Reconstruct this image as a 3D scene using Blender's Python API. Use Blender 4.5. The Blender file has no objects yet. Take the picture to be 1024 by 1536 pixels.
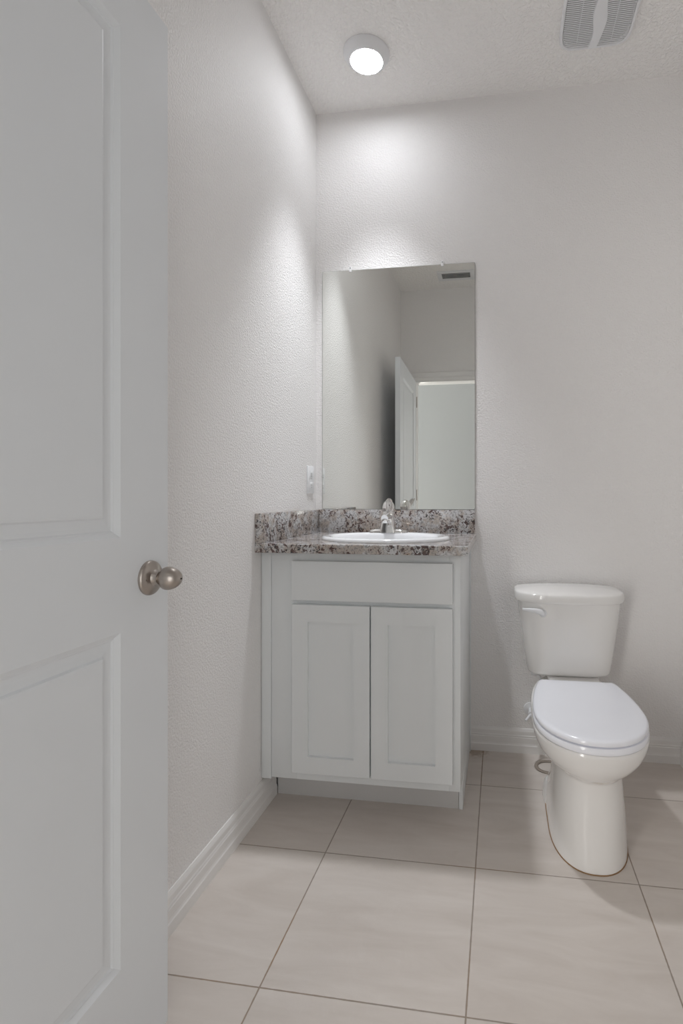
import bpy, bmesh, math, random
from mathutils import Vector, Matrix
random.seed(4)
S = bpy.context.scene
C = S.collection
PI = math.pi

# ------------------------------------------------------------------ camera
cam = bpy.data.cameras.new('camera'); camo = bpy.data.objects.new('camera', cam); C.objects.link(camo)
cam.sensor_fit = 'HORIZONTAL'; cam.sensor_width = 36.0
cam.lens = 805.5 / 1024 * 36
cam.shift_x = -(627.65 - 512) / 1024
cam.shift_y = -(768 - 745.7) / 1024
cam.clip_start = 0.02
camo.location = (0, 0, 1.0773)
camo.rotation_euler = (PI / 2, 0, 0.1497)
S.camera = camo

# ------------------------------------------------------------------ world, exposure
W = bpy.data.worlds.new('world'); S.world = W; W.use_nodes = True
bg = W.node_tree.nodes['Background']
bg.inputs[0].default_value = (0.93, 0.97, 1.0, 1); bg.inputs[1].default_value = 1.0
S.view_settings.view_transform = 'Standard'; S.view_settings.look = 'None'
S.view_settings.gamma = 1.0; S.view_settings.use_curve_mapping = False
S.view_settings.exposure = 0.26
S.cycles.max_bounces = 14; S.cycles.diffuse_bounces = 10; S.cycles.glossy_bounces = 6
S.cycles.caustics_reflective = True
LAMP = 38.0           # glow of the bathroom light's diffuser
BEAM = 68.0          # its downward beam, watts
HALL_FILL = 3.0           # diffuser glow of the added, unseen hall fill lamp
HALL_FILL_BEAM = 4.0  # downward beam of the added hall fill lamp, watts
OPENING_FILL_2 = 36.0  # second added fill light, behind the left hall opening, watts
OPENING_FILL = 6.5      # added fill light behind a made-up opening across the hall, watts
END_FILL = 12.0          # added fill light at the unseen open end of the hall, watts
LAMP_COL = (0.935, 0.96, 1.0)
HALL_COL = (0.98, 0.99, 1.0)

# ------------------------------------------------------------------ room numbers (metres)
XL, XR, YB, YR, H = -0.813, 0.7326, 2.311, 0.212, 2.791
TILE, TX, TY = 0.4525, -0.5217, 1.1143
HX0, HX1, HY0 = -2.6, 2.4, -1.15       # hall behind the camera
DO0, DO1, DH = -0.700, 0.125, 2.045    # doorway

# unseen area light added at the hall's open end to fill the room
dl = bpy.data.lights.new('hall_end_fill', 'AREA'); dl.shape = 'RECTANGLE'; dl.size = 1.15; dl.size_y = 2.6
dl.energy = END_FILL; dl.color = (1.0, 0.965, 0.91)
dlo = bpy.data.objects.new('hall_end_fill', dl); C.objects.link(dlo)
dlo.location = (HX0 - 0.05, (HY0 + YR - 0.12) / 2, 1.40); dlo.rotation_euler = (PI / 2, 0, -PI / 2)

for rx, rw, re in ((0.50, 0.85, OPENING_FILL), (-1.38, 0.72, OPENING_FILL_2)):  # unseen area lights added as fill behind the hall wall
    rl = bpy.data.lights.new('opening_fill', 'AREA'); rl.shape = 'RECTANGLE'; rl.size = rw; rl.size_y = 2.0
    rl.energy = re; rl.color = (1.0, 0.965, 0.915)
    rlo = bpy.data.objects.new('opening_fill', rl); C.objects.link(rlo)
    rlo.location = (rx, HY0 - 0.16, 1.03); rlo.rotation_euler = (PI / 2, 0, 0)

# ------------------------------------------------------------------ material helpers
def newmat(name):
    m = bpy.data.materials.new(name); m.use_nodes = True
    nt = m.node_tree; b = nt.nodes['Principled BSDF']
    return m, nt, b
def nd(nt, t, **kw):
    n = nt.nodes.new(t)
    for k, v in kw.items():
        if hasattr(n, k): setattr(n, k, v)
        else: n.inputs[k].default_value = v
    return n
def plain(name, col, rough=0.5, metal=0.0, spec=0.5, coat=0.0):
    m, nt, b = newmat(name)
    b.inputs['Base Color'].default_value = (*col, 1); b.inputs['Roughness'].default_value = rough
    b.inputs['Metallic'].default_value = metal; b.inputs['Specular IOR Level'].default_value = spec
    b.inputs['Coat Weight'].default_value = coat; b.inputs['Coat Roughness'].default_value = 0.05
    # very faint tone variation so that the surface is not dead flat
    tc = nd(nt, 'ShaderNodeTexCoord'); n = nd(nt, 'ShaderNodeTexNoise', Scale=5.0, Detail=3.0)
    nt.links.new(tc.outputs['Object'], n.inputs['Vector'])
    mr = nd(nt, 'ShaderNodeMapRange'); mr.inputs['To Min'].default_value = 0.975; mr.inputs['To Max'].default_value = 1.02
    nt.links.new(n.outputs['Fac'], mr.inputs['Value'])
    mx = nd(nt, 'ShaderNodeVectorMath', operation='SCALE'); mx.inputs[0].default_value = col
    nt.links.new(mr.outputs[0], mx.inputs['Scale']); nt.links.new(mx.outputs[0], b.inputs['Base Color'])
    return m
def bumpy(name, col, rough, scale, dist, strength, knock=False):
    m, nt, b = newmat(name)
    b.inputs['Base Color'].default_value = (*col, 1); b.inputs['Roughness'].default_value = rough
    b.inputs['Specular IOR Level'].default_value = 0.35
    geo = nd(nt, 'ShaderNodeNewGeometry')
    n = nd(nt, 'ShaderNodeTexNoise', Scale=scale, Detail=2.5, Roughness=0.55)
    nt.links.new(geo.outputs['Position'], n.inputs['Vector'])
    out = n.outputs['Fac']
    if knock:
        n.inputs['Distortion'].default_value = 0.4
        r = nd(nt, 'ShaderNodeMapRange', interpolation_type='SMOOTHSTEP')
        r.inputs['From Min'].default_value = 0.36; r.inputs['From Max'].default_value = 0.66
        nt.links.new(out, r.inputs['Value']); out = r.outputs[0]
    bp = nd(nt, 'ShaderNodeBump'); bp.inputs['Strength'].default_value = strength; bp.inputs['Distance'].default_value = dist
    nt.links.new(out, bp.inputs['Height']); nt.links.new(bp.outputs[0], b.inputs['Normal'])
    return m

M = {}
M['wall'] = bumpy('wall_paint', (0.855, 0.843, 0.838), 0.44, 160, 0.0045, 0.75)
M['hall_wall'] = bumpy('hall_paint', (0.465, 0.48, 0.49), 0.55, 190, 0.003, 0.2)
M['ceiling'] = bumpy('ceiling_knockdown', (0.935, 0.922, 0.908), 0.7, 72, 0.006, 0.55, True)
M['door'] = plain('door_paint', (0.765, 0.79, 0.815), 0.42, spec=0.35)
M['trim'] = plain('trim_paint', (0.82, 0.81, 0.80), 0.30)
M['cabinet'] = plain('cabinet_paint', (0.775, 0.80, 0.81), 0.38)
M['toekick'] = plain('toe_kick_laminate', (0.66, 0.655, 0.65), 0.45)
M['dark'] = plain('dark_gap', (0.03, 0.03, 0.03), 0.8)
M['porcelain'] = plain('porcelain', (0.85, 0.84, 0.825), 0.10, coat=0.4)
M['sinkwhite'] = plain('sink_porcelain', (0.86, 0.87, 0.89), 0.08, coat=0.4)
M['seat'] = plain('seat_plastic', (0.88, 0.895, 0.95), 0.16)
M['plastic'] = plain('white_plastic', (0.82, 0.83, 0.85), 0.35)
M['chrome'] = plain('chrome', (0.82, 0.81, 0.80), 0.08, 1.0)
M['nickel'] = plain('satin_nickel', (0.44, 0.395, 0.36), 0.30, 1.0)
M['steel'] = plain('galvanised_grey', (0.30, 0.32, 0.32), 0.5)
M['clear'] = plain('clip_plastic', (0.85, 0.85, 0.86), 0.12)
M['rust'] = plain('rusty_caulk', (0.27, 0.155, 0.07), 0.75)
M['slat'] = plain('register_slat', (0.55, 0.57, 0.57), 0.45)
M['ring'] = plain('taupe_ring', (0.30, 0.255, 0.215), 0.6)
M['grille_back'] = plain('fan_housing', (0.32, 0.315, 0.31), 0.8)
M['black'] = plain('black', (0.015, 0.013, 0.012), 0.6)

def mk_mirror():
    m, nt, b = newmat('mirror_silver')
    b.inputs['Base Color'].default_value = (0.86, 0.872, 0.842, 1); b.inputs['Metallic'].default_value = 1.0
    b.inputs['Roughness'].default_value = 0.0
    return m
M['mirror'] = mk_mirror()
M['mirror_edge'] = plain('mirror_glass_edge', (0.22, 0.25, 0.23), 0.2)

def mk_floor():
    m, nt, b = newmat('floor_tile')
    L = nt.links.new
    geo = nd(nt, 'ShaderNodeNewGeometry'); sx = nd(nt, 'ShaderNodeSeparateXYZ'); L(geo.outputs['Position'], sx.inputs[0])
    def mth(op, a, bb=None, c=None):
        n = nd(nt, 'ShaderNodeMath', operation=op)
        for i, v in enumerate((a, bb, c)):
            if v is None: continue
            if hasattr(v, 'links') or hasattr(v, 'is_linked'): L(v, n.inputs[i])
            else: n.inputs[i].default_value = v
        return n.outputs[0]
    ds, cells = [], []
    for ax, o in (('X', TX), ('Y', TY)):
        u = mth('DIVIDE', mth('SUBTRACT', sx.outputs[ax], o), TILE)
        fl = mth('FLOOR', u); fr = mth('SUBTRACT', u, fl); cells.append(fl)
        ds.append(mth('MULTIPLY', mth('MINIMUM', fr, mth('SUBTRACT', 1.0, fr)), TILE))
    d = mth('MINIMUM', ds[0], ds[1])
    # uneven grout edge
    nz = nd(nt, 'ShaderNodeTexNoise', Scale=60.0, Detail=2.0); L(geo.outputs['Position'], nz.inputs['Vector'])
    d2 = mth('ADD', d, mth('MULTIPLY', mth('SUBTRACT', nz.outputs['Fac'], 0.5), 0.0014))
    g = nd(nt, 'ShaderNodeMapRange', interpolation_type='SMOOTHSTEP')
    g.inputs['From Min'].default_value = 0.0010; g.inputs['From Max'].default_value = 0.0024
    g.inputs['To Min'].default_value = 1.0; g.inputs['To Max'].default_value = 0.0
    L(d2, g.inputs['Value'])
    # tile body: faint cloudy streaks running across
    mp = nd(nt, 'ShaderNodeMapping'); mp.inputs['Scale'].default_value = (1.0, 4.5, 1.0); L(geo.outputs['Position'], mp.inputs['Vector'])
    cv = nd(nt, 'ShaderNodeCombineXYZ'); L(cells[0], cv.inputs[0]); L(cells[1], cv.inputs[1])
    wn = nd(nt, 'ShaderNodeTexWhiteNoise', noise_dimensions='2D'); L(cv.outputs[0], wn.inputs['Vector'])
    ad = nd(nt, 'ShaderNodeVectorMath', operation='ADD'); L(mp.outputs[0], ad.inputs[0])
    sc = nd(nt, 'ShaderNodeVectorMath', operation='SCALE'); L(wn.outputs['Color'], sc.inputs[0]); sc.inputs['Scale'].default_value = 20
    L(sc.outputs[0], ad.inputs[1])
    n1 = nd(nt, 'ShaderNodeTexNoise', Scale=3.2, Detail=8.0, Roughness=0.62, Distortion=0.6); L(ad.outputs[0], n1.inputs['Vector'])
    cr = nd(nt, 'ShaderNodeValToRGB'); L(n1.outputs['Fac'], cr.inputs[0])
    e = cr.color_ramp.elements; e[0].position = 0.30; e[0].color = (0.60, 0.543, 0.497, 1); e[1].position = 0.72; e[1].color = (0.70, 0.648, 0.605, 1)
    # pale smears left from cleaning
    n3 = nd(nt, 'ShaderNodeTexNoise', Scale=2.4, Detail=9.0, Roughness=0.75, Distortion=2.0); L(geo.outputs['Position'], n3.inputs['Vector'])
    r3 = nd(nt, 'ShaderNodeMapRange'); r3.inputs['From Min'].default_value = 0.56; r3.inputs['From Max'].default_value = 0.72; r3.inputs['To Max'].default_value = 0.22
    L(n3.outputs['Fac'], r3.inputs['Value'])
    m3 = nd(nt, 'ShaderNodeMix', data_type='RGBA'); L(r3.outputs[0], m3.inputs[0]); L(cr.outputs[0], m3.inputs[6]); m3.inputs[7].default_value = (0.74, 0.69, 0.65, 1)
    # grout colour: grey to rusty brown
    n2 = nd(nt, 'ShaderNodeTexNoise', Scale=3.0, Detail=4.0); L(geo.outputs['Position'], n2.inputs['Vector'])
    gr = nd(nt, 'ShaderNodeValToRGB'); L(n2.outputs['Fac'], gr.inputs[0])
    e = gr.color_ramp.elements; e[0].position = 0.48; e[0].color = (0.33, 0.285, 0.245, 1); e[1].position = 0.68; e[1].color = (0.34, 0.235, 0.15, 1)
    mix = nd(nt, 'ShaderNodeMix', data_type='RGBA'); L(g.outputs[0], mix.inputs[0]); L(m3.outputs[2], mix.inputs[6]); L(gr.outputs[0], mix.inputs[7])
    # rust-brown dirt in the corner between the cabinet and the back baseboard
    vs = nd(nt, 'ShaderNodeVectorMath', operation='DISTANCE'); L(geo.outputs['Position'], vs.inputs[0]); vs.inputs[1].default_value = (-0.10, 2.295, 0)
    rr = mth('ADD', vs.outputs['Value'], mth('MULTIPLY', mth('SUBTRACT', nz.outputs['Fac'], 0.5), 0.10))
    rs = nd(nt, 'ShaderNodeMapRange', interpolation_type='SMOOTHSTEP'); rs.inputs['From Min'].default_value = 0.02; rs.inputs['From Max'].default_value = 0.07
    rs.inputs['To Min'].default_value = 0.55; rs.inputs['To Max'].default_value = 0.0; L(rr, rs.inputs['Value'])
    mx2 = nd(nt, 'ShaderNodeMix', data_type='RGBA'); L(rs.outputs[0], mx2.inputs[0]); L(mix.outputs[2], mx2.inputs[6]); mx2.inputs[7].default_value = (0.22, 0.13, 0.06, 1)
    L(mx2.outputs[2], b.inputs['Base Color'])
    ro = nd(nt, 'ShaderNodeMapRange'); ro.inputs['To Min'].default_value = 0.40; ro.inputs['To Max'].default_value = 0.85
    L(g.outputs[0], ro.inputs['Value']); L(ro.outputs[0], b.inputs['Roughness'])
    hsum = mth('SUBTRACT', mth('MULTIPLY', n1.outputs['Fac'], 0.12), g.outputs[0])
    bp = nd(nt, 'ShaderNodeBump'); bp.inputs['Strength'].default_value = 0.6; bp.inputs['Distance'].default_value = 0.0012
    L(hsum, bp.inputs['Height']); L(bp.outputs[0], b.inputs['Normal'])
    return m
M['floor'] = mk_floor()

def mk_bowl():
    m, nt, b = newmat('bowl_china'); L = nt.links.new
    b.inputs['Roughness'].default_value = 0.10; b.inputs['Coat Weight'].default_value = 0.4; b.inputs['Coat Roughness'].default_value = 0.05
    geo = nd(nt, 'ShaderNodeNewGeometry')
    sub = nd(nt, 'ShaderNodeVectorMath', operation='SUBTRACT'); L(geo.outputs['Position'], sub.inputs[0]); sub.inputs[1].default_value = (0.285, 1.595, 0.262)
    sc = nd(nt, 'ShaderNodeVectorMath', operation='MULTIPLY'); L(sub.outputs[0], sc.inputs[0]); sc.inputs[1].default_value = (1.0, 0.6, 3.2)
    ln = nd(nt, 'ShaderNodeVectorMath', operation='LENGTH'); L(sc.outputs[0], ln.inputs[0])
    n = nd(nt, 'ShaderNodeTexNoise', Scale=70.0, Detail=4.0); L(geo.outputs['Position'], n.inputs['Vector'])
    a = nd(nt, 'ShaderNodeMath', operation='MULTIPLY_ADD'); L(n.outputs['Fac'], a.inputs[0]); a.inputs[1].default_value = 0.06; L(ln.outputs['Value'], a.inputs[2])
    r_ = nd(nt, 'ShaderNodeMapRange', interpolation_type='SMOOTHSTEP'); r_.inputs['From Min'].default_value = 0.030; r_.inputs['From Max'].default_value = 0.062
    r_.inputs['To Min'].default_value = 0.40; r_.inputs['To Max'].default_value = 0.0; L(a.outputs[0], r_.inputs['Value'])
    x = nd(nt, 'ShaderNodeMix', data_type='RGBA'); L(r_.outputs[0], x.inputs[0]); x.inputs[6].default_value = (0.85, 0.84, 0.825, 1); x.inputs[7].default_value = (0.55, 0.40, 0.22, 1)
    L(x.outputs[2], b.inputs['Base Color'])
    return m
M['bowl_china'] = mk_bowl()

def mk_granite():
    m, nt, b = newmat('granite')
    L = nt.links.new
    geo = nd(nt, 'ShaderNodeNewGeometry'); P = geo.outputs['Position']
    def noise(scale, detail=4.0, dist=0.0, off=0.0, rough=0.55):
        mp = nd(nt, 'ShaderNodeMapping'); mp.inputs['Location'].default_value = (off, off * 1.7, off * 0.6); L(P, mp.inputs['Vector'])
        n = nd(nt, 'ShaderNodeTexNoise', Scale=scale, Detail=detail, Distortion=dist, Roughness=rough); L(mp.outputs[0], n.inputs['Vector']); return n.outputs['Fac']
    def mask(src, lo, hi, mx=1.0):
        r = nd(nt, 'ShaderNodeMapRange', interpolation_type='SMOOTHSTEP'); r.inputs['From Min'].default_value = lo; r.inputs['From Max'].default_value = hi; r.inputs['To Max'].default_value = mx
        L(src, r.inputs['Value']); return r.outputs[0]
    def mix(f, a, c):
        x = nd(nt, 'ShaderNodeMix', data_type='RGBA'); L(f, x.inputs[0])
        if isinstance(a, tuple): x.inputs[6].default_value = a
        else: L(a, x.inputs[6])
        x.inputs[7].default_value = c; return x.outputs[2]
    c = mix(mask(noise(26, 3), 0.42, 0.6), (0.47, 0.415, 0.375, 1), (0.60, 0.60, 0.61, 1))
    c = mix(mask(noise(150, 3, 0.5, 3), 0.50, 0.60, 0.8), c, (0.27, 0.265, 0.265, 1))
    c = mix(mask(noise(11, 2, 0, 7), 0.66, 0.74, 0.5), c, (0.50, 0.34, 0.20, 1))
    big = noise(10, 2, 0.5, 31)
    def clustered(src, amt):
        a = nd(nt, 'ShaderNodeMath', operation='MULTIPLY_ADD'); L(big, a.inputs[0]); a.inputs[1].default_value = amt; L(src, a.inputs[2]); return a.outputs[0]
    c = mix(mask(clustered(noise(50, 5, 1.4, 11, 0.6), 0.35), 0.73, 0.765, 0.97), c, (0.095, 0.058, 0.052, 1))
    c = mix(mask(clustered(noise(85, 4, 1.2, 23), 0.3), 0.755, 0.80, 0.95), c, (0.035, 0.036, 0.04, 1))
    L(c, b.inputs['Base Color'])
    b.inputs['Roughness'].default_value = 0.12; b.inputs['Specular IOR Level'].default_value = 0.55
    return m
M['granite'] = mk_granite()
def emis(name, col, s):
    m, nt, b = newmat(name)
    b.inputs['Base Color'].default_value = (0.9, 0.9, 0.9, 1); b.inputs['Emission Color'].default_value = (*col, 1); b.inputs['Emission Strength'].default_value = s
    return m
M['lamp'] = emis('lamp_diffuser', LAMP_COL, LAMP)
M['hall_fill_lamp'] = emis('hall_fill_diffuser', HALL_COL, HALL_FILL)

# ------------------------------------------------------------------ mesh helpers
def add_box(bm, x0, x1, y0, y1, z0, z1, bev=0.0, seg=2, mat=None):
    r = bmesh.ops.create_cube(bm, size=1.0)
    vs = r['verts']
    for v in vs:
        v.co = Vector(((x0 + x1) / 2 + v.co.x * (x1 - x0), (y0 + y1) / 2 + v.co.y * (y1 - y0), (z0 + z1) / 2 + v.co.z * (z1 - z0)))
        if mat: v.co = mat @ v.co
    if bev > 0:
        es = list({e for v in vs for e in v.link_edges})
        bmesh.ops.bevel(bm, geom=es, offset=bev, segments=seg, profile=0.5, affect='EDGES')
    return bm
def obj(name, bm, mat, parent=None, smooth=False, sharp=35):
    me = bpy.data.meshes.new(name)
    bmesh.ops.recalc_face_normals(bm, faces=bm.faces)
    bm.to_mesh(me); bm.free()
    for m in (mat if isinstance(mat, (list, tuple)) else [mat]): me.materials.append(m)
    if smooth:
        for p in me.polygons: p.use_smooth = True
        me.set_sharp_from_angle(angle=math.radians(sharp))
    o = bpy.data.objects.new(name, me); C.objects.link(o)
    if parent is not None:
        o.parent = parent
        root = parent
        off = Vector((0, 0, 0))
        while root is not None:
            off += root.location; root = root.parent
        o['_abs'] = 1
        o.data.transform(Matrix.Translation(-off)); del o['_abs']
    return o
def box(name, mat, dims, parent=None, bev=0.0, seg=2, smooth=None):
    return obj(name, add_box(bmesh.new(), *dims, bev, seg), mat, parent, bool(bev) if smooth is None else smooth)
def thing(name, label, cat, loc=(0, 0, 0), group=None):
    o = bpy.data.objects.new(name, None); C.objects.link(o); o.location = loc; o.empty_display_size = 0.05
    o['label'] = label; o['category'] = cat
    if group: o['group'] = group
    return o
def struct(o, label=None, cat=None):
    o['kind'] = 'structure'
    if label: o['label'] = label
    if cat: o['category'] = cat
    return o
def loft(bm, rings, cap0=True, cap1=True):
    vr = [[bm.verts.new(p) for p in r] for r in rings]
    n = len(vr[0])
    for a, b in zip(vr, vr[1:]):
        for i in range(n):
            bm.faces.new((a[i], a[(i + 1) % n], b[(i + 1) % n], b[i]))
    if cap0: bm.faces.new(vr[0][::-1])
    if cap1: bm.faces.new(vr[-1])
    return vr
def lathe(bm, prof, origin, axis='Z', n=40, sgn=1):
    """prof = [(radius, along)] ; rings around the axis"""
    ox, oy, oz = origin
    rings = []
    for r, h in prof:
        ring = []
        for i in range(n):
            a = 2 * PI * i / n; c, s = r * math.cos(a), r * math.sin(a)
            if axis == 'Z': p = (ox + c, oy + s, oz + sgn * h)
            elif axis == 'X': p = (ox + sgn * h, oy + c, oz + s)
            else: p = (ox + c, oy + sgn * h, oz + s)
            ring.append(p)
        rings.append(ring)
    return loft(bm, rings)
def tube(bm, pts, rad, n=12):
    """tube along smooth polyline; rad scalar or list"""
    P = [Vector(p) for p in pts]
    rings = []; up = Vector((0, 0, 1)); prev = None
    for i, p in enumerate(P):
        t = (P[min(i + 1, len(P) - 1)] - P[max(i - 1, 0)]).normalized()
        if prev is None:
            u = t.cross(up)
            if u.length < 1e-3: u = t.cross(Vector((1, 0, 0)))
            u.normalize()
        else:
            u = (prev - t * prev.dot(t)).normalized()
        prev = u; w = t.cross(u)
        r = rad[i] if isinstance(rad, (list, tuple)) else rad
        rings.append([p + (u * math.cos(2 * PI * k / n) + w * math.sin(2 * PI * k / n)) * r for k in range(n)])
    return loft(bm, rings)
def catmull(P, sub):
    out = []
    n = len(P)
    for i in range(n - 1):
        p0, p1, p2, p3 = P[max(i - 1, 0)], P[i], P[i + 1], P[min(i + 2, n - 1)]
        for k in range(sub):
            t = k / sub
            out.append(tuple(0.5 * ((2 * b) + (-a + c) * t + (2 * a - 5 * b + 4 * c - d) * t * t + (-a + 3 * b - 3 * c + d) * t ** 3) for a, b, c, d in zip(p0, p1, p2, p3)))
    out.append(tuple(P[-1])); return out
def sup_ring(cx, yf, yb, ym, hw, nf, nb, z, n=72):
    ring = []
    for i in range(n):
        a = 2 * PI * i / n; c, s = math.cos(a), math.sin(a)
        e = nf if s < 0 else nb
        x = cx + hw * math.copysign(abs(c) ** (2 / e), c)
        y = ym + ((ym - yf) if s < 0 else (yb - ym)) * math.copysign(abs(s) ** (2 / e), s)
        ring.append((x, y, z))
    return ring
def rounded_rect(cx, cy, hx, hy, r, n=8):
    pts = []
    for qx, qy, a0 in ((1, 1, 0), (-1, 1, 90), (-1, -1, 180), (1, -1, 270)):
        for k in range(n + 1):
            a = math.radians(a0 + 90 * k / n)
            pts.append((cx + qx * (hx - r) + r * math.cos(a), cy + qy * (hy - r) + r * math.sin(a)))
    return pts

# ------------------------------------------------------------------ room shell
T = 0.12
struct(box('floor', M['floor'], (HX0 - T, HX1 + T, HY0 - T, YB + T, -0.1, 0.0)), 'beige square floor tiles with brownish grout lines', 'floor')
struct(box('ceiling', M['ceiling'], (HX0 - T, HX1 + T, HY0 - T, YB + T, H, H + 0.1)), 'white knockdown textured ceiling', 'ceiling')
struct(box('wall_back', M['wall'], (XL - T, XR + T, YB, YB + T, 0, H)), 'pale wall behind the vanity mirror and toilet', 'wall')
struct(box('wall_left', M['wall'], (XL - T, XL, YR - 0.12, YB, 0, H)), 'pale wall to the left, behind the open door', 'wall')
struct(box('wall_right', M['wall'], (XR, XR + T, YR - 0.12, YB, 0, H)), 'pale wall right of the toilet', 'wall')
bm = bmesh.new()
add_box(bm, XL, DO0, YR - T, YR, 0, H); add_box(bm, DO1, XR, YR - T, YR, 0, H); add_box(bm, DO0, DO1, YR - T, YR, DH, H)
struct(obj('wall_front', bm, M['wall']), 'pale wall around the doorway, seen in the mirror', 'wall')
bm = bmesh.new()
add_box(bm, HX0 - T, -1.76, HY0 - T, HY0, 0, H); add_box(bm, -1.0, 0.06, HY0 - T, HY0, 0, H); add_box(bm, -1.76, -1.0, HY0 - T, HY0, 2.04, H); add_box(bm, 0.94, HX1 + T, HY0 - T, HY0, 0, H); add_box(bm, 0.06, 0.94, HY0 - T, HY0, 2.04, H)  # openings made up to let the added fill lights through
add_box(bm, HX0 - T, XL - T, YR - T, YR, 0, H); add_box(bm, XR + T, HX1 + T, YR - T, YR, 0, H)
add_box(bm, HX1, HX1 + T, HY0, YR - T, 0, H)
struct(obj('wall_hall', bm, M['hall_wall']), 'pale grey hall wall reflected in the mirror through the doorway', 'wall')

# baseboards, stepped profile (height, thickness)
BBP = [(0, 0), (0, .0145), (.030, .0145), (.034, .0125), (.040, .0115), (.062, .0115), (.066, .0085), (.069, .0105), (.074, .0085), (.088, .0080), (.094, .0060), (.1, .0030), (.1, 0)]
def baseboard(name, a, b, nrm, label):
    bm = bmesh.new()
    rings = []
    for q in (a, b):
        rings.append([(q[0] + nrm[0] * t, q[1] + nrm[1] * t, z) for z, t in BBP])
    loft(bm, rings)
    return struct(obj(name, bm, M['trim']), label, 'baseboard')
baseboard('baseboard_left', (XL, YR), (XL, 1.852), (1, 0), 'white stepped baseboard along the left wall')
baseboard('baseboard_back', (-0.128, YB), (XR, YB), (0, -1), 'white stepped baseboard behind the toilet')
baseboard('baseboard_right', (XR, YR), (XR, YB - 0.014), (-1, 0), 'white stepped baseboard on the right wall')
baseboard('baseboard_front', (DO1 + 0.065, YR), (XR - 0.014, YR), (0, 1), 'white stepped baseboard beside the doorway')

# door frame: jambs, casing, stop
bm = bmesh.new()
JT = 0.016
add_box(bm, DO0 - 0.001, DO0 + JT, YR - T - .002, YR + .002, 0, DH, .001)
add_box(bm, DO1 - JT, DO1 + 0.001, YR - T - .002, YR + .002, 0, DH, .001)
add_box(bm, DO0 + JT, DO1 - JT, YR - T - .002, YR + .002, DH - JT, DH + .001, .001)
struct(obj('trim_1', bm, M['trim'], smooth=True), 'white door jamb and head of the doorway', 'door frame')
def casing(y, sg, name, label):
    bm = bmesh.new(); w = 0.070
    prof = [(0, 0), (0, .010), (.008, .013), (.022, .013), (.028, .010), (.040, .015), (.062, .017), (.070, .012), (.070, 0)]
    i0, i1, zt = DO0 + .006, DO1 - .006, DH - .006
    pts = [((i0, 0), (-1, 0)), ((i0, zt), (-1, 1)), ((i1, zt), (1, 1)), ((i1, 0), (1, 0))]
    rings = [[(p[0] + d[0] * s, y + sg * t, p[1] + d[1] * s) for s, t in prof] for p, d in pts]
    loft(bm, rings)
    return struct(obj(name, bm, M['trim']), label, 'door casing')
casing(YR, 1, 'trim_2', 'white moulded casing over the doorway, seen in the mirror')
casing(YR - T, -1, 'trim_3', 'white moulded casing on the hall side of the doorway')

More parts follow.
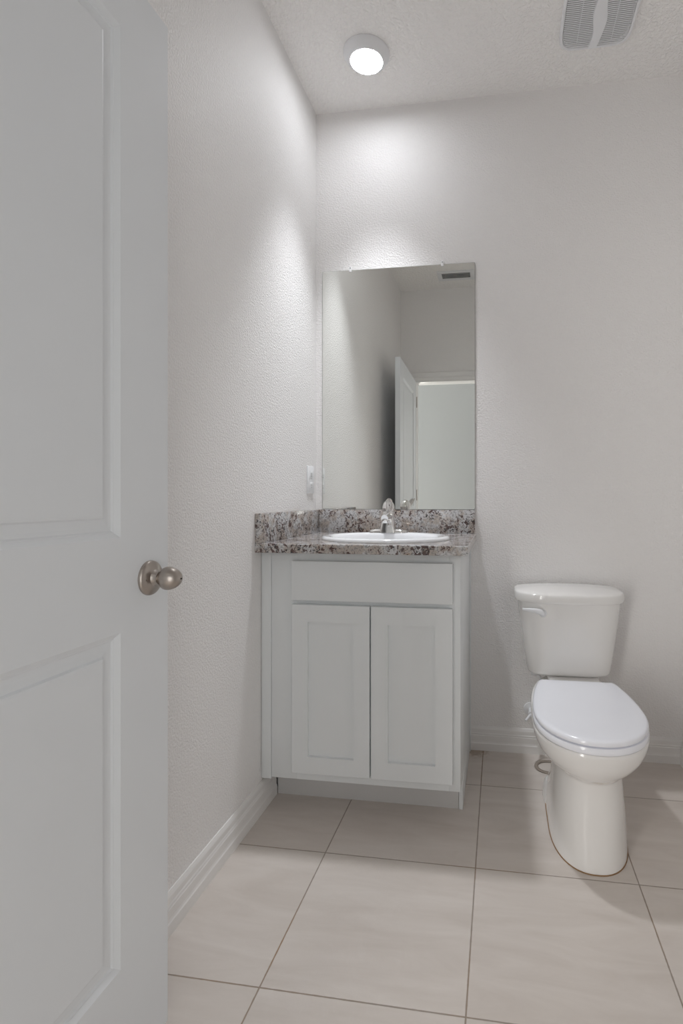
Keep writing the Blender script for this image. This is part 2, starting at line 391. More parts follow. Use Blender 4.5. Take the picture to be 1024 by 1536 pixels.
# ------------------------------------------------------------------ the open door (hinged at the front wall, leaf along the left wall)
def make_door():
    a = math.radians(1.2)
    Hn = (-0.670 - 0.802 * math.sin(a), 1.008 - 0.802 * math.cos(a), 0.0)
    Wd, Z0, Z1, TH = 0.802, 0.010, 2.035, 0.035
    # local frame: u along the leaf (hinge to latch edge), v out of the visible face, z up
    U = Vector((math.sin(a), math.cos(a), 0)); V = Vector((math.cos(a), -math.sin(a), 0)); O = Vector((Hn[0], Hn[1], 0))
    def P(u, v, z): return O + U * u + V * v + Vector((0, 0, z))
    root = struct(thing('door_1', 'white two-panel door standing open along the left wall', 'door', Hn))
    bm = bmesh.new()
    panels = [(0.134, Wd - 0.134, 1.004, 1.924), (0.134, Wd - 0.134, 0.228, 0.834)]
    prof = [(0, 0), (.0015, -.0012), (.0090, -.0068), (.0105, -.0068), (.0135, -.0095), (.020, -.0098), (.034, -.0084), (.0370, -.0038), (.041, -.0026)]
    def face(sgn, v0):
        # frame faces around panels
        us = [0, 0.134, Wd - 0.134, Wd]; zs = [Z0, 0.228, 0.834, 1.004, 1.924, Z1]
        for i in range(3):
            for j in range(5):
                if i == 1 and j in (1, 3): continue
                bm.faces.new([bm.verts.new(P(u, v0, z)) for u, z in ((us[i], zs[j]), (us[i + 1], zs[j]), (us[i + 1], zs[j + 1]), (us[i], zs[j + 1]))])
        for (u0, u1, z0, z1) in panels:
            rings = []
            for s, d in prof:
                rings.append([P(u0 + s, v0 + sgn * d, z0 + s), P(u1 - s, v0 + sgn * d, z0 + s), P(u1 - s, v0 + sgn * d, z1 - s), P(u0 + s, v0 + sgn * d, z1 - s)])
            loft(bm, rings, False, True)
    face(1, 0.0); face(-1, -TH)
    for q in (((0, Z0), (Wd, Z0)), ((Wd, Z0), (Wd, Z1)), ((Wd, Z1), (0, Z1)), ((0, Z1), (0, Z0))):
        (u0, z0), (u1, z1) = q
        bm.faces.new([bm.verts.new(P(u, v, z)) for u, v, z in ((u0, 0, z0), (u1, 0, z1), (u1, -TH, z1), (u0, -TH, z0))])
    bmesh.ops.remove_doubles(bm, verts=bm.verts, dist=1e-5)
    obj('door_leaf', bm, M['door'], root)
    # knob set on both faces
    ku, kz = Wd - 0.056, 0.921
    R = Matrix((V, U, Vector((0, 0, 1)))).transposed().to_4x4()
    for side in (1, -1):
        v0 = 0.0 if side > 0 else -TH
        def lt(prof, n=48):
            b = bmesh.new(); lathe(b, prof, (0, 0, 0), 'X', n, side)
            b.transform(Matrix.Translation(P(ku, v0, kz)) @ R); return b
        rose = obj('rose_plate', lt([(.0335, 0), (.0335, .003), (.0325, .0055), (.029, .0085), (.022, .011), (.016, .0135), (.0135, .018), (.0125, .022), (.0125, .0225)]), M['nickel'], root, True)
        neck = obj('knob_neck', lt([(.0095, .018), (.0095, .034)]), M['nickel'], root, True)
        kp = [(.0098, .026), (.0105, .028)]
        for k in range(0, 17):
            t = k / 16 * PI
            kp.append((max(.0225 * math.sin(min(t + .45, PI)) if t + .45 < PI / 2 else .0225 * math.sin(PI / 2 + (t + .45 - PI / 2) * (PI / 2) / (PI / 2 + .45 )), 0.0003), .0285 + .0195 * (1 - math.cos(t))))
        knob = obj('door_knob', lt(kp), M['nickel'], root, True, 60)
        if side > 0:
            b = bmesh.new(); lathe(b, [(.0018, .0665), (.0018, .0682)], (0, 0, 0), 'X', 16, 1)
            b.transform(Matrix.Translation(P(ku, v0, kz)) @ R); obj('lock_hole', b, M['black'], knob)
            b = bmesh.new(); lathe(b, [(.0032, .0062), (.0030, .0105), (.0005, .0108)], (0, 0, 0), 'X', 16, 1)
            b.transform(Matrix.Translation(P(ku - .021, v0, kz - .001)) @ R); obj('rose_screw', b, M['black'], rose)
    # latch plate on the edge
    b = bmesh.new(); add_box(b, -TH / 2 - .0125, -TH / 2 + .0125, Wd - .001, Wd + .0012, kz - .028, kz + .028, .0005)
    b.transform(Matrix.Translation(O) @ R); lp = obj('latch_plate', b, M['nickel'], root)
    b = bmesh.new(); add_box(b, -TH / 2 - .006, -TH / 2 + .006, Wd, Wd + .009, kz - .008, kz + .008, .002)
    b.transform(Matrix.Translation(O) @ R); obj('latch_bolt', b, M['nickel'], lp)
    for hz in (0.25, 1.05, 1.82):
        b = bmesh.new(); lathe(b, [(.0055, 0), (.0055, .09)], (-.004, .0, hz), 'Z', 16)
        b.transform(Matrix.Translation(P(-.006, .008, 0)) @ Matrix.Identity(4)); obj('hinge', b, M['nickel'], root, True)
make_door()

# ------------------------------------------------------------------ vanity cabinet
FY, DY = 1.750, 1.730          # face frame plane, door face plane
CX0, CX1, CT = -0.811, -0.126, 0.890
van = thing('vanity_cabinet', 'white shaker vanity cabinet under the granite top beside the left wall', 'cabinet', ((CX0 + CX1) / 2, 2.03, 0))
bm = bmesh.new()
add_box(bm, CX1 - .013, CX1, FY + .019, YB - .001, 0.118, CT, .0006)               # right side panel upper
add_box(bm, CX1 - .013, CX1, 1.852, YB - .001, 0, 0.1185, .0006)                   # right side panel down to floor
add_box(bm, CX0 + .022, CX0 + .035, FY + .019, YB - .002, 0.118, CT)               # left side
add_box(bm, CX0 + .022, CX1 - .013, FY + .019, YB - .002, .118, .131)             # bottom
add_box(bm, CX0 + .022, CX1 - .013, YB - .008, YB - .001, .131, CT)                # back
obj('cabinet_box', bm, M['cabinet'], van, True)
bm = bmesh.new()                                                                    # face frame
add_box(bm, -0.775, -0.683, FY, FY + .019, .116, CT, .0007)
add_box(bm, -0.163, CX1, FY, FY + .019, .116, CT, .0007)
for z0, z1 in ((.116, .155), (.706, .742), (.85, CT)):
    add_box(bm, -0.683, -0.163, FY, FY + .019, z0, z1)
add_box(bm, -0.440, -0.406, FY + .0004, FY + .019, .155, .706)
obj('face_frame', bm, M['cabinet'], van, True)
box('filler_strip', M['cabinet'], (CX0, -0.7765, FY - .001, FY + .018, .110, CT), van, .0009)
box('scribe_moulding', M['cabinet'], (CX1, CX1 + .005, YB - .030, YB - .001, 0.0, CT), van, .0015)
box('toe_kick', M['toekick'], (XL + .0155, CX1 - .0145, 1.856, 1.868, 0, .118), van, .0006)
def shaker(name, x0, x1, z0, z1, ix0, ix1, iz0, iz1):
    bm = bmesh.new()
    y0, y1 = DY, FY - .0006
    e = .0012
    o1 = [(x0 + e, y0, z0 + e), (x1 - e, y0, z0 + e), (x1 - e, y0, z1 - e), (x0 + e, y0, z1 - e)]
    o2 = [(x0, y0 + e, z0), (x1, y0 + e, z0), (x1, y0 + e, z1), (x0, y0 + e, z1)]
    o3 = [(x0, y1, z0), (x1, y1, z0), (x1, y1, z1), (x0, y1, z1)]
    i1 = [(ix0, y0, iz0), (ix1, y0, iz0), (ix1, y0, iz1), (ix0, y0, iz1)]
    g = .0012
    i2 = [(ix0 + g, y0 + .0105, iz0 + g), (ix1 - g, y0 + .0105, iz0 + g), (ix1 - g, y0 + .0105, iz1 - g), (ix0 + g, y0 + .0105, iz1 - g)]
    loft(bm, [o3, o2, o1, i1, i2], True, True)
    return obj(name, bm, M['cabinet'], van)
shaker('cabinet_door', -0.695, -0.4255, .146, .7150, -0.639, -0.480, .203, .656)
shaker('cabinet_door', -0.4205, -0.151, .146, .7150, -0.364, -0.207, .203, .656)
box('drawer_front', M['cabinet'], (-0.695, -0.151, DY, FY - .0006, .730, .862), van, .0015)

# ------------------------------------------------------------------ vanity top with oval cut-out and splashes
GX0, GX1, GY0, GZ0, GZ1 = XL + .0008, -0.099, 1.700, .891, .922
SX, SY, SA, SB = -0.418, 1.953, 0.238, 0.200        # sink centre and rim half axes
top = thing('granite_countertop', 'brown speckled granite vanity top with backsplash, holding the oval sink', 'countertop', ((GX0 + GX1) / 2, 2.0, GZ0))
def rect_ring(x0, x1, y0, y1, z, n=96):
    cx, cy = SX, SY; out = []
    for i in range(n):
        a = 2 * PI * i / n; c, s = math.cos(a), math.sin(a)
        t = min(((x1 - cx) / c) if c > 1e-9 else ((x0 - cx) / c) if c < -1e-9 else 1e9, ((y1 - cy) / s) if s > 1e-9 else ((y0 - cy) / s) if s < -1e-9 else 1e9)
        out.append((cx + c * t, cy + s * t, z))
    # snap the nearest sample to every corner
    for X in (x0, x1):
        for Y in (y0, y1):
            k = min(range(n), key=lambda q: (out[q][0] - X) ** 2 + (out[q][1] - Y) ** 2); out[k] = (X, Y, z)
    return out
def ell(cx, cy, a, b, z, n=96): return [(cx + a * math.cos(2 * PI * i / n), cy + b * math.sin(2 * PI * i / n), z) for i in range(n)]
bm = bmesh.new()
e = .002
loft(bm, [ell(SX, SY, SA - .02, SB - .02, GZ0), rect_ring(GX0, GX1 - e, GY0 + e, YB - .001, GZ0), rect_ring(GX0, GX1, GY0, YB - .001, GZ0 + e),
          rect_ring(GX0, GX1, GY0, YB - .001, GZ1 - e), rect_ring(GX0, GX1 - e, GY0 + e, YB - .001, GZ1), ell(SX, SY, SA - .02, SB - .02, GZ1), ell(SX, SY, SA - .02, SB - .02, GZ0)], False, False)
bmesh.ops.remove_doubles(bm, verts=bm.verts, dist=1e-5)
obj('counter_slab', bm, M['granite'], top)
box('backsplash', M['granite'], (XL + .021, -0.104, YB - .0205, YB - .0006, GZ1 + .0004, 1.0225), top, .0012)
box('side_splash', M['granite'], (XL + .0006, XL + .0205, GY0 + .001, YB - .0006, GZ1 + .0004, 1.0225), top, .0012)

# ------------------------------------------------------------------ sink
sink = thing('sink', 'white oval drop-in basin set in the granite top', 'sink', (SX, SY, GZ1))
bm = bmesh.new()
rings = []
BX, BY, BA, BB = SX, SY - .018, SA - .038, SB - .048    # bowl opening, forward of the tap deck
for (ins, z) in ((.0, .9225), (.0, .927), (.002, .9315), (.007, .9350), (.013, .9360), (.020, .9352)):
    rings.append(ell(SX, SY, SA - ins, SB - ins, z))
for (f, z) in ((1.0, .9345), (.985, .932), (.96, .922), (.92, .895), (.84, .862), (.70, .832), (.50, .815), (.30, .808), (.11, .805)):
    rings.append(ell(BX, BY, BA * f, BB * f, z))
for (f, z) in ((.11, .795), (.30, .797), (.52, .803), (.74, .822), (.89, .855), (.98, .893), (1.04, .9185)):
    rings.append(ell(BX, BY, BA * f, BB * f, z))
rings.append(ell(SX, SY, SA - .022, SB - .022, .9224))
rings.append(ell(SX, SY, SA, SB, .9225))
loft(bm, rings, False, False)
bmesh.ops.remove_doubles(bm, verts=bm.verts, dist=1e-5)
obj('basin', bm, M['sinkwhite'], sink, True, 60)
bm = bmesh.new(); lathe(bm, [(.001, .0), (.024, .0), (.026, .002), (.022, .004), (.014, .0035), (.001, .005)], (BX, BY, .805), 'Z', 32)
obj('drain', bm, M['chrome'], sink, True)

# ------------------------------------------------------------------ faucet
FX, FYc, FZ = -0.441, 2.112, .9352
fau = thing('faucet', 'chrome single-lever faucet standing behind the basin under the mirror', 'faucet', (FX, FYc, FZ))
bm = bmesh.new()
def rr3(cx, cy, hx, hy, r, z, n=8): return [(x, y, z) for x, y in rounded_rect(cx, cy, hx, hy, r, n)]
loft(bm, [rr3(FX, FYc, .078, .0265, .0262, FZ), rr3(FX, FYc, .078, .0265, .0262, FZ + .005), rr3(FX, FYc, .073, .0225, .0222, FZ + .011), rr3(FX, FYc, .045, .019, .0185, FZ + .015)])
obj('base_plate', bm, M['chrome'], fau, True, 50)
bm = bmesh.new()
loft(bm, [rr3(FX, FYc - .004, .0310, .026, .007, FZ + .001), rr3(FX, FYc - .004, .0305, .0255, .007, FZ + .006), rr3(FX, FYc - .003, .0265, .023, .008, FZ + .030), rr3(FX, FYc - .001, .0230, .021, .010, FZ + .055), rr3(FX, FYc, .0215, .0205, .014, FZ + .072), rr3(FX, FYc, .0215, .0215, .021, FZ + .084)])
obj('faucet_body', bm, M['chrome'], fau, True, 50)
bm = bmesh.new()
sp = catmull([(FX + .002, FYc, FZ + .062), (FX + .003, FYc - .030, FZ + .066), (FX + .003, FYc - .060, FZ + .065), (FX + .003, FYc - .086, FZ + .060)], 6)
tube(bm, sp, [.0185 - .0045 * i / (len(sp) - 1) for i in range(len(sp))], 24)
spout = obj('spout', bm, M['chrome'], fau, True, 50)
bm = bmesh.new(); lathe(bm, [(.0115, .0), (.0115, .012), (.0105, .014), (.009, .014), (.008, .011)], (FX + .003, FYc - .080, FZ + .056), 'Z', 28, -1)
obj('aerator', bm, M['chrome'], spout, True)
bm = bmesh.new()
lathe(bm, [(.0195, .083), (.0235, .086), (.0245, .095)] + [(.0245 * math.cos(t), .100 + .030 * math.sin(t)) for t in [k * PI / 2 / 9 for k in range(9)]] + [(.0005, .130)], (FX, FYc, FZ), 'Z', 36)
dome = obj('handle_dome', bm, M['chrome'], fau, True)
bm = bmesh.new()
lv = [Vector((FX + .008, FYc - .018, FZ + .088)), Vector((FX + .012, FYc - .036, FZ + .098)), Vector((FX + .017, FYc - .062, FZ + .116)), Vector((FX + .021, FYc - .088, FZ + .131)), Vector((FX + .025, FYc - .112, FZ + .136))]
rings = []
for p, w, h in zip(lv, (.008, .0115, .0135, .0115, .0055), (.006, .0045, .0035, .003, .002)):
    ax = Vector((.97, .24, 0)); nz = Vector((0, .35, .94))
    rings.append([p + ax * (w * math.cos(2 * PI * k / 20)) + nz * (h * math.sin(2 * PI * k / 20)) for k in range(20)])
loft(bm, rings)
obj('lever', bm, M['chrome'], dome, True)
obj('set_screw', add_box(bmesh.new(), FX + .0145, FX + .0185, FYc - .062, FYc - .058, FZ + .1085, FZ + .1125, .001), M['black'], dome)
bm = bmesh.new(); lathe(bm, [(.0022, .0), (.0022, .022), (.0042, .024), (.0042, .030), (.0005, .033)], (FX, FYc + .024, FZ + .008), 'Z', 14)
obj('drain_rod', bm, M['chrome'], fau, True)

# ------------------------------------------------------------------ mirror
MX0, MX1, MZ0, MZ1 = -0.7815, -0.104, 1.0240, 2.0817
mir = thing('wall_mirror', 'frameless rectangular mirror on the wall above the backsplash', 'mirror', ((MX0 + MX1) / 2, YB - .003, MZ0))
def rrxz(x0, x1, z0, z1, r, y, n=5):
    return [(p[0], y, p[1]) for p in rounded_rect((x0 + x1) / 2, (z0 + z1) / 2, (x1 - x0) / 2, (z1 - z0) / 2, r, n)]
bm = bmesh.new()
loft(bm, [rrxz(MX0, MX1, MZ0, MZ1, .006, YB - .0008), rrxz(MX0, MX1, MZ0, MZ1, .006, YB - .0052), rrxz(MX0 + .0008, MX1 - .0008, MZ0 + .0008, MZ1 - .0008, .006, YB - .0058)], True, False)
obj('glass_edge', bm, M['mirror_edge'], mir)
bm = bmesh.new()
bm.faces.new([bm.verts.new(p) for p in rrxz(MX0 + .0008, MX1 - .0008, MZ0 + .0008, MZ1 - .0008, .006, YB - .0058)])
o = obj('mirror_glass', bm, M['mirror'], mir)
def clip(x, label):
    t = thing('mirror_clip', label, 'clip', (x, YB - .008, MZ1), 'clips holding the top edge of the mirror')
    bm = bmesh.new(); add_box(bm, x - .006, x + .006, YB - .0095, YB - .0004, MZ1 + .0005, MZ1 + .014, .002); add_box(bm, x - .006, x + .006, YB - .0095, YB - .0065, MZ1 - .009, MZ1 + .004, .0012)
    obj('clip_body', bm, M['clear'], t, True)
    bm = bmesh.new(); lathe(bm, [(.0025, 0), (.0025, .0012), (.0004, .0016)], (x, YB - .0095, MZ1 + .008), 'Y', 14, -1)
    obj('clip_screw', bm, M['steel'], t, True)
clip(-0.652, 'small clear clip on the mirror top edge nearest the left wall')
clip(-0.244, 'small clear clip on the mirror top edge nearest the toilet side')

# ------------------------------------------------------------------ outlet on the left wall
OY, OZ = 2.229, 1.152
out = thing('wall_outlet', 'white duplex outlet plate on the left wall above the side splash', 'outlet', (XL, OY, OZ))
box('outlet_plate', M['plastic'], (XL + .0003, XL + .0065, OY - .037, OY + .037, OZ - .059, OZ + .059), out, .0022)
for dz in (.0245, -.0245):
    r = obj('receptacle', add_box(bmesh.new(), XL + .006, XL + .0085, OY - .017, OY + .017, OZ + dz - .0145, OZ + dz + .0145, .001), M['plastic'], out, True)
    bm = bmesh.new()
    add_box(bm, XL + .0083, XL + .0088, OY - .0075, OY - .0055, OZ + dz - .003, OZ + dz + .006); add_box(bm, XL + .0083, XL + .0088, OY + .0055, OY + .0075, OZ + dz - .002, OZ + dz + .005)
    lathe(bm, [(.0024, .0083), (.0024, .0088)], (XL, OY, OZ + dz - .008), 'X', 12)
    obj('slot', bm, M['black'], r)
bm = bmesh.new(); lathe(bm, [(.0032, .0063), (.0032, .0075), (.0008, .0080)], (XL, OY, OZ), 'X', 14); obj('screw', bm, M['plastic'], out, True)

# ------------------------------------------------------------------ toilet
TC = 0.272
toi = thing('toilet', 'white two-piece toilet with closed lid standing right of the vanity', 'toilet', (TC, 1.9, 0))
# (z, yfront, yback, ymid, halfwidth, nf, nb)
lv = [(0.000, 1.586, 2.130, 1.800, .1165, 2.3, 3.6), (0.012, 1.586, 2.130, 1.800, .1165, 2.3, 3.6), (0.045, 1.590, 2.125, 1.800, .1150, 2.3, 3.4),
      (0.085, 1.596, 2.090, 1.790, .1120, 2.3, 2.8), (0.13, 1.601, 2.060, 1.780, .1080, 2.3, 2.6), (0.20, 1.606, 2.060, 1.780, .1020, 2.3, 2.5),
      (0.240, 1.604, 2.080, 1.780, .1005, 2.3, 2.5), (0.255, 1.597, 2.100, 1.775, .1050, 2.2, 2.5), (0.270, 1.578, 2.130, 1.765, .1200, 2.15, 2.5),
      (0.287, 1.560, 2.160, 1.755, .1400, 2.1, 2.6), (0.308, 1.546, 2.190, 1.750, .1565, 2.1, 2.7), (0.332, 1.536, 2.215, 1.745, .1665, 2.1, 2.8),
      (0.350, 1.530, 2.225, 1.745, .1705, 2.1, 2.8), (0.360, 1.528, 2.225, 1.745, .1715, 2.1, 2.8)]
full = catmull(lv, 4) + [(0.3655, 1.531, 2.221, 1.745, .1685, 2.1, 2.8), (0.3675, 1.542, 2.215, 1.745, .157, 2.1, 2.8)]
bm = bmesh.new(); loft(bm, [sup_ring(TC + .003, yf, yb, ym, hw, nf, nb, z, 96) for z, yf, yb, ym, hw, nf, nb in full])
bowl = obj('bowl', bm, M['bowl_china'], toi, True, 50)
bm = bmesh.new(); add_box(bm, TC - .088, TC + .105, 2.03, 2.265, .315, .386, .012, 4); obj('tank_deck', bm, M['porcelain'], bowl, True)
# rust stained caulk at the foot
bm = bmesh.new(); loft(bm, [sup_ring(TC + .003, 1.5840, 2.132, 1.80, .1185, 2.3, 3.6, .0002, 96), sup_ring(TC + .003, 1.5845, 2.132, 1.80, .1178, 2.3, 3.6, .0028, 96), sup_ring(TC + .003, 1.590, 2.127, 1.80, .110, 2.3, 3.6, .0036, 96)], True, True)
obj('caulk_bead', bm, M['rust'], toi, True)
for sx in (-1, 1):
    bm = bmesh.new(); rings = []
    for k in range(9):
        t = k / 8 * PI / 2; f = math.cos(t) if k < 8 else .05
        rings.append([(TC + .003 + sx * .098 + .024 * f * math.cos(a), 1.985 + .085 * f * math.sin(a), .001 + .062 * math.sin(t)) for a in [2 * PI * q / 32 for q in range(32)]])
    loft(bm, rings)
    obj('bolt_cap', bm, M['porcelain'], toi, True, 60)
LYB, LYM, LYF, LHW = 2.018, 1.745, 1.522, .1685
def lid_ring(z, ins=0.0, n=44, back=None):
    pts = []
    yb = (LYB if back is None else back) - ins; hw0 = LHW - ins; yf = LYF + ins
    side = []
    for k in range(17):                        # right side, back to widest
        y = yb + (LYM - yb) * k / 16; s = (y - LYM) / (LYB - LYM)
        side.append((hw0 - .036 * s ** 2.0, y))
    for k in range(1, n + 1):                  # front curve, widest to tip
        t = k / n * PI / 2
        side.append((hw0 * math.cos(t) ** (2 / 2.1), LYM - (LYM - yf) * math.sin(t) ** (2 / 2.1)))
    # rounded back corners
    c0 = side[0][0]; r = .012
    back_pts = [(c0 * k / 6 * .9, yb) for k in range(0, 6)] + [(c0 - r * .6, yb), (c0 - r * .15, yb - r * .25)]
    side = back_pts[1:] + [p for p in side if p[1] < yb - r * .6]
    R = [(TC + .003 + x, y, z) for x, y in side]
    Lf = [(TC + .003 - x, y, z) for x, y in side[:-1]][::-1]
    return R + Lf + [(TC + .003, yb, z)]
bm = bmesh.new()
loft(bm, [lid_ring(.3695, .003), lid_ring(.3705, -.0005), lid_ring(.374, -.0025), lid_ring(.385, -.002), lid_ring(.3895, 0), lid_ring(.3905, .004)])
obj('seat', bm, M['seat'], toi, True, 50)
bm = bmesh.new()
loft(bm, [lid_ring(.3935, .004), lid_ring(.3945, .0005), lid_ring(.398, -.001), lid_ring(.4045, -.0005), lid_ring(.4085, .0025), lid_ring(.4105, .0075), lid_ring(.4117, .016), lid_ring(.4127, .045), lid_ring(.4132, .09)])
obj('seat_lid', bm, M['seat'], toi, True, 50)
for sx in (-1, 1):
    obj('seat_hinge', add_box(bmesh.new(), TC + sx * .07 - .018, TC + sx * .07 + .018, LYB - .004, LYB + .030, .3735, .398, .006, 3), M['seat'], toi, True)
# tank
TKC = 0.2665
tk = [(.3865, 2.128, 2.262, 2.20, .1500, 3.2, 6), (.392, 2.118, 2.268, 2.20, .1560, 3.2, 6), (.405, 2.110, 2.272, 2.20, .1600, 3.2, 6), (.46, 2.101, 2.276, 2.20, .1690, 3.2, 6),
      (.54, 2.092, 2.280, 2.20, .1800, 3.1, 6), (.62, 2.085, 2.282, 2.20, .1905, 3.0, 6), (.676, 2.082, 2.283, 2.20, .1965, 3.0, 6)]
bm = bmesh.new(); loft(bm, [sup_ring(TKC, yf, yb, ym, hw, nf, nb, z, 96) for z, yf, yb, ym, hw, nf, nb in catmull(tk, 4)])
tank = obj('tank', bm, M['porcelain'], toi, True, 50)
tl = [(.6745, 2.070, 2.288, 2.20, .2040, 2.9, 6), (.6765, 2.066, 2.290, 2.20, .2075, 2.9, 6), (.690, 2.064, 2.291, 2.20, .2095, 2.9, 6), (.7035, 2.065, 2.291, 2.20, .2090, 2.9, 6),
      (.7095, 2.069, 2.291, 2.20, .2060, 2.9, 6), (.7132, 2.078, 2.290, 2.20, .1980, 2.9, 6), (.7165, 2.095, 2.287, 2.205, .182, 3.0, 6), (.7205, 2.130, 2.28, 2.21, .150, 3.0, 5), (.7235, 2.170, 2.27, 2.22, .10, 3.0, 4), (.7243, 2.20, 2.25, 2.225, .05, 2.5, 3)]
bm = bmesh.new(); loft(bm, [sup_ring(TKC, yf, yb, ym, hw, nf, nb, z, 96) for z, yf, yb, ym, hw, nf, nb in catmull(tl, 3)])
obj('tank_lid', bm, M['porcelain'], toi, True, 50)
# flush lever at the tank's left front corner
bm = bmesh.new(); lathe(bm, [(.0145, -.006), (.0145, .006), (.012, .0095), (.0005, .0110)], (TKC - .104, 2.092, .636), 'Y', 24, -1)
fl = obj('flush_lever', bm, M['plastic'], toi, True)
bm = bmesh.new(); rings = []
for k in range(13):
    t = k / 12; x = TKC - .098 - .082 * t; y = 2.079 + .016 * t * t - .004 * math.sin(t * PI); z = .640 + .009 * math.sin(min(t * 2, 1) * PI / 2) - .001 * t
    hh = .0125 * (1 - .58 * t); hw = .0050 - .0015 * t
    if k == 0: hh, hw = .007, .003
    rings.append([(x, y + hw * math.cos(2 * PI * q / 16), z - (1 - t) * .003 + hh * math.sin(2 * PI * q / 16)) for q in range(16)])
loft(bm, rings); obj('lever_arm', bm, M['plastic'], fl, True, 60)

# ------------------------------------------------------------------ water supply: stop valve and looped hose
sup = thing('water_supply_line', 'white looped supply hose and shutoff valve behind the toilet bowl', 'supply line', (.10, YB, .17))
bm = bmesh.new()
lathe(bm, [(.028, 0.0005), (.027, .006), (.012, .009), (.0085, .010), (.0085, .045), (.012, .046), (.012, .066)], (.128, YB, .185), 'Y', 28, -1)
obj('shutoff_valve', bm, M['plastic'], sup, True)
bm = bmesh.new(); tube(bm, [(.128, 2.250, .185), (.118, 2.236, .180), (.104, 2.212, .172)], [.0065, .0055, .0055], 14)
obj('valve_handle', bm, M['plastic'], sup, True)
pts = [(.136, 2.255, .190), (.142, 2.252, .215), (.162, 2.240, .25), (.172, 2.230, .29), (.166, 2.215, .34), (.140, 2.205, .380)]
bm = bmesh.new(); tube(bm, catmull(pts, 6), .0058, 14); obj('hose', bm, M['plastic'], sup, True, 70)
bm = bmesh.new(); lathe(bm, [(.013, 0), (.015, .003), (.015, .018), (.012, .0215)], (.138, 2.204, .364), 'Z', 24); obj('coupling_nut', bm, M['plastic'], sup, True)

# ring lying on the floor beside the toilet foot
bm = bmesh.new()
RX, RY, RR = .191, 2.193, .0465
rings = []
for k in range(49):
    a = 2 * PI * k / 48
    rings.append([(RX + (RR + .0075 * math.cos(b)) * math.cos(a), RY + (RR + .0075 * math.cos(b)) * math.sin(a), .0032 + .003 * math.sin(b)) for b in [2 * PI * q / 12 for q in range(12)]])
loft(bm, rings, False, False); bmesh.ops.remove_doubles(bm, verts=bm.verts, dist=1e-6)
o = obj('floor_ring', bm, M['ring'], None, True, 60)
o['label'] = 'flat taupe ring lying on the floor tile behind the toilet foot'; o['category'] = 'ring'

# ------------------------------------------------------------------ ceiling light
def disc_light(name, x, y, label, lampmat, watts, col, group=None):
    t = thing(name, label, 'ceiling light', (x, y, H), group)
    bm = bmesh.new()
    lathe(bm, [(.0885, 0.0003), (.0892, .004), (.0875, .010), (.082, .0185), (.074, .0265), (.067, .0320), (.0625, .0340), (.0612, .0325), (.0612, .0290), (.02, .0285)], (x, y, H), 'Z', 64, -1)
    obj('trim_ring', bm, M['plastic'], t, True, 60)
    bm = bmesh.new(); lathe(bm, [(.0608, .029), (.0606, .0335), (.055, .0345), (.0008, .0352)], (x, y, H), 'Z', 48, -1)
    obj('diffuser', bm, lampmat, t, True)
    l = bpy.data.lights.new('lamp_beam', 'SPOT'); l.energy = watts; l.color = col; l.shadow_soft_size = 0.058
    l.spot_size = math.radians(66); l.spot_blend = 1.0
    lo = bpy.data.objects.new('lamp_beam', l); C.objects.link(lo); lo.parent = t; lo.location = (0, 0, -.062 - .037)
disc_light('ceiling_light', -0.508, 2.020, 'round white disc light glowing on the ceiling above the vanity', M['lamp'], BEAM, LAMP_COL)
disc_light('ceiling_light', 0.35, -0.50, 'added, unseen fill disc light on the hall ceiling behind the doorway', M['hall_fill_lamp'], HALL_FILL_BEAM, HALL_COL)  # unseen lamp added to brighten from the hall side

# ------------------------------------------------------------------ exhaust fan grille
VX, VY, VW, VL, VZ = 0.348, 1.972, .130, .137, H - .016
fan = thing('exhaust_fan', 'white square exhaust fan grille with louvres and a waved centre band', 'exhaust fan', (VX, VY, H))
def pillow(hx, hy, z, n=96, p=5.5):
    out = []
    for i in range(n):
        a = 2 * PI * i / n; c, s = math.cos(a), math.sin(a)
        out.append((VX + hx * math.copysign(abs(c) ** (2 / p), c), VY + hy * math.copysign(abs(s) ** (2 / p), s), z))
    return out
bm = bmesh.new()
loft(bm, [pillow(VW - .006, VL - .006, H - .0004), pillow(VW, VL, H - .006), pillow(VW, VL, VZ + .002), pillow(VW - .003, VL - .003, VZ - .001), pillow(VW - .010, VL - .010, VZ - .001), pillow(VW - .012, VL - .012, VZ + .003), pillow(VW - .012, VL - .012, H - .003)], False, False)
obj('grille_frame', bm, M['plastic'], fan, True)
bm = bmesh.new(); loft(bm, [pillow(VW - .013, VL - .013, H - .0012), pillow(VW - .013, VL - .013, H - .0006)]); obj('housing', bm, M['grille_back'], fan)
bm = bmesh.new(); NS = 31
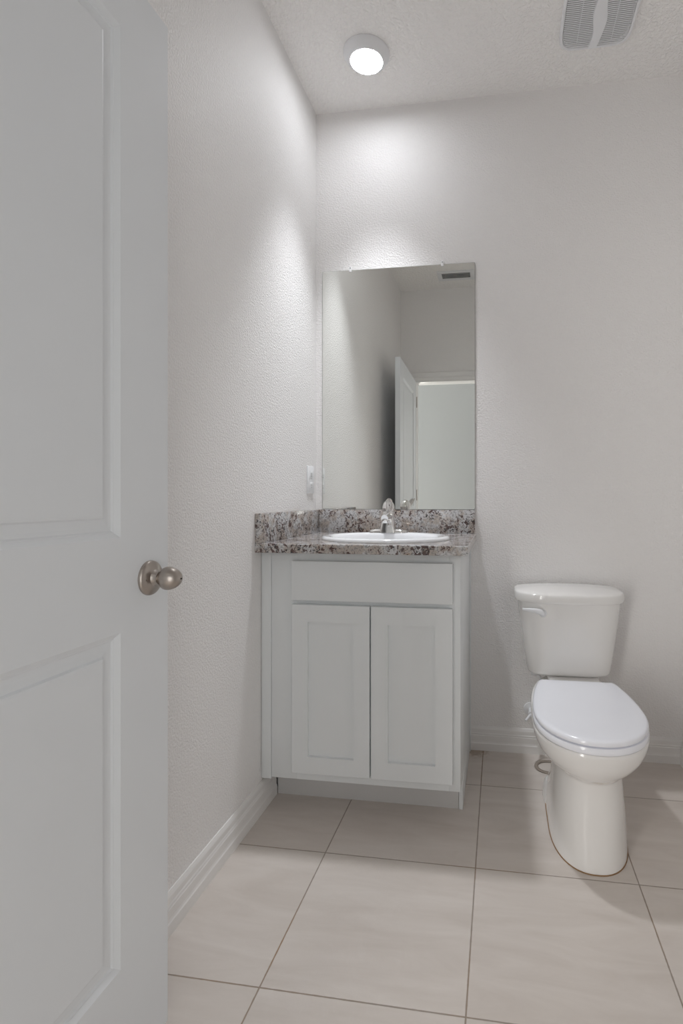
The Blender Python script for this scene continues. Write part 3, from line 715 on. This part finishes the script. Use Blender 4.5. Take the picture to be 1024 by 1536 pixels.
for k in range(NS):
    y = VY - VL + .018 + (2 * VL - .036) * k / (NS - 1)
    f = (abs(y - VY) / (VL - .012)); hx = (VW - .0125) * (max(0, 1 - f ** 5.5)) ** (1 / 5.5)
    bm2 = add_box(bm, -hx, hx, -.0023, .0023, -.0005, .0005, 0, mat=Matrix.Translation((VX, y, VZ + .0014)))
for dx in (-.062, .062):
    add_box(bm, VX + dx - .001, VX + dx + .001, VY - VL + .014, VY + VL - .014, VZ + .004, VZ + .010)
o = obj('louvres', bm, M['plastic'], fan)
bm = bmesh.new(); rings = []
for k in range(25):
    t = k / 24; y = VY - VL + .004 + (2 * VL - .008) * t
    b_ = math.exp(-((t - .5) / .20) ** 2); w = .0170 + .0085 * b_; sh = .010 - .012 * t + 0.006 * math.sin((t - .5) * 7)
    x0, x1 = VX + sh - w, VX + sh + w
    rings.append([(x0, y, VZ + .004), (x0 + .002, y, VZ - .0022), (x1 - .002, y, VZ - .0022), (x1, y, VZ + .004)])
loft(bm, rings); obj('centre_band', bm, M['plastic'], fan, True, 40)

# ------------------------------------------------------------------ air register near the doorway, seen in the mirror
ac = thing('air_vent', 'white ceiling air register near the doorway, seen in the mirror', 'vent', (-.333, .47, H))
AX0, AX1, AY0, AY1 = -.475, -.190, .385, .555
bm = bmesh.new(); fr = .034
for d in ((AX0, AX1, AY0, AY0 + fr), (AX0, AX1, AY1 - fr, AY1), (AX0, AX0 + fr, AY0 + fr, AY1 - fr), (AX1 - fr, AX1, AY0 + fr, AY1 - fr)):
    add_box(bm, *d, H - .007, H - .0004, .001)
obj('register_frame', bm, M['plastic'], ac, True)
box('duct_opening', M['dark'], (AX0 + fr, AX1 - fr, AY0 + fr, AY1 - fr, H - .0015, H - .0004), ac)
for k in range(4):
    y = AY0 + fr + .0135 + k * .0250
    bm = bmesh.new(); add_box(bm, -(AX1 - AX0) / 2 + fr, (AX1 - AX0) / 2 - fr, -.0062, .0062, -.0008, .0008, 0, mat=Matrix.Translation(((AX0 + AX1) / 2, y, H - .007)) @ Matrix.Rotation(math.radians(-8), 4, 'X'))
    obj('vent_slat', bm, M['slat'], ac)
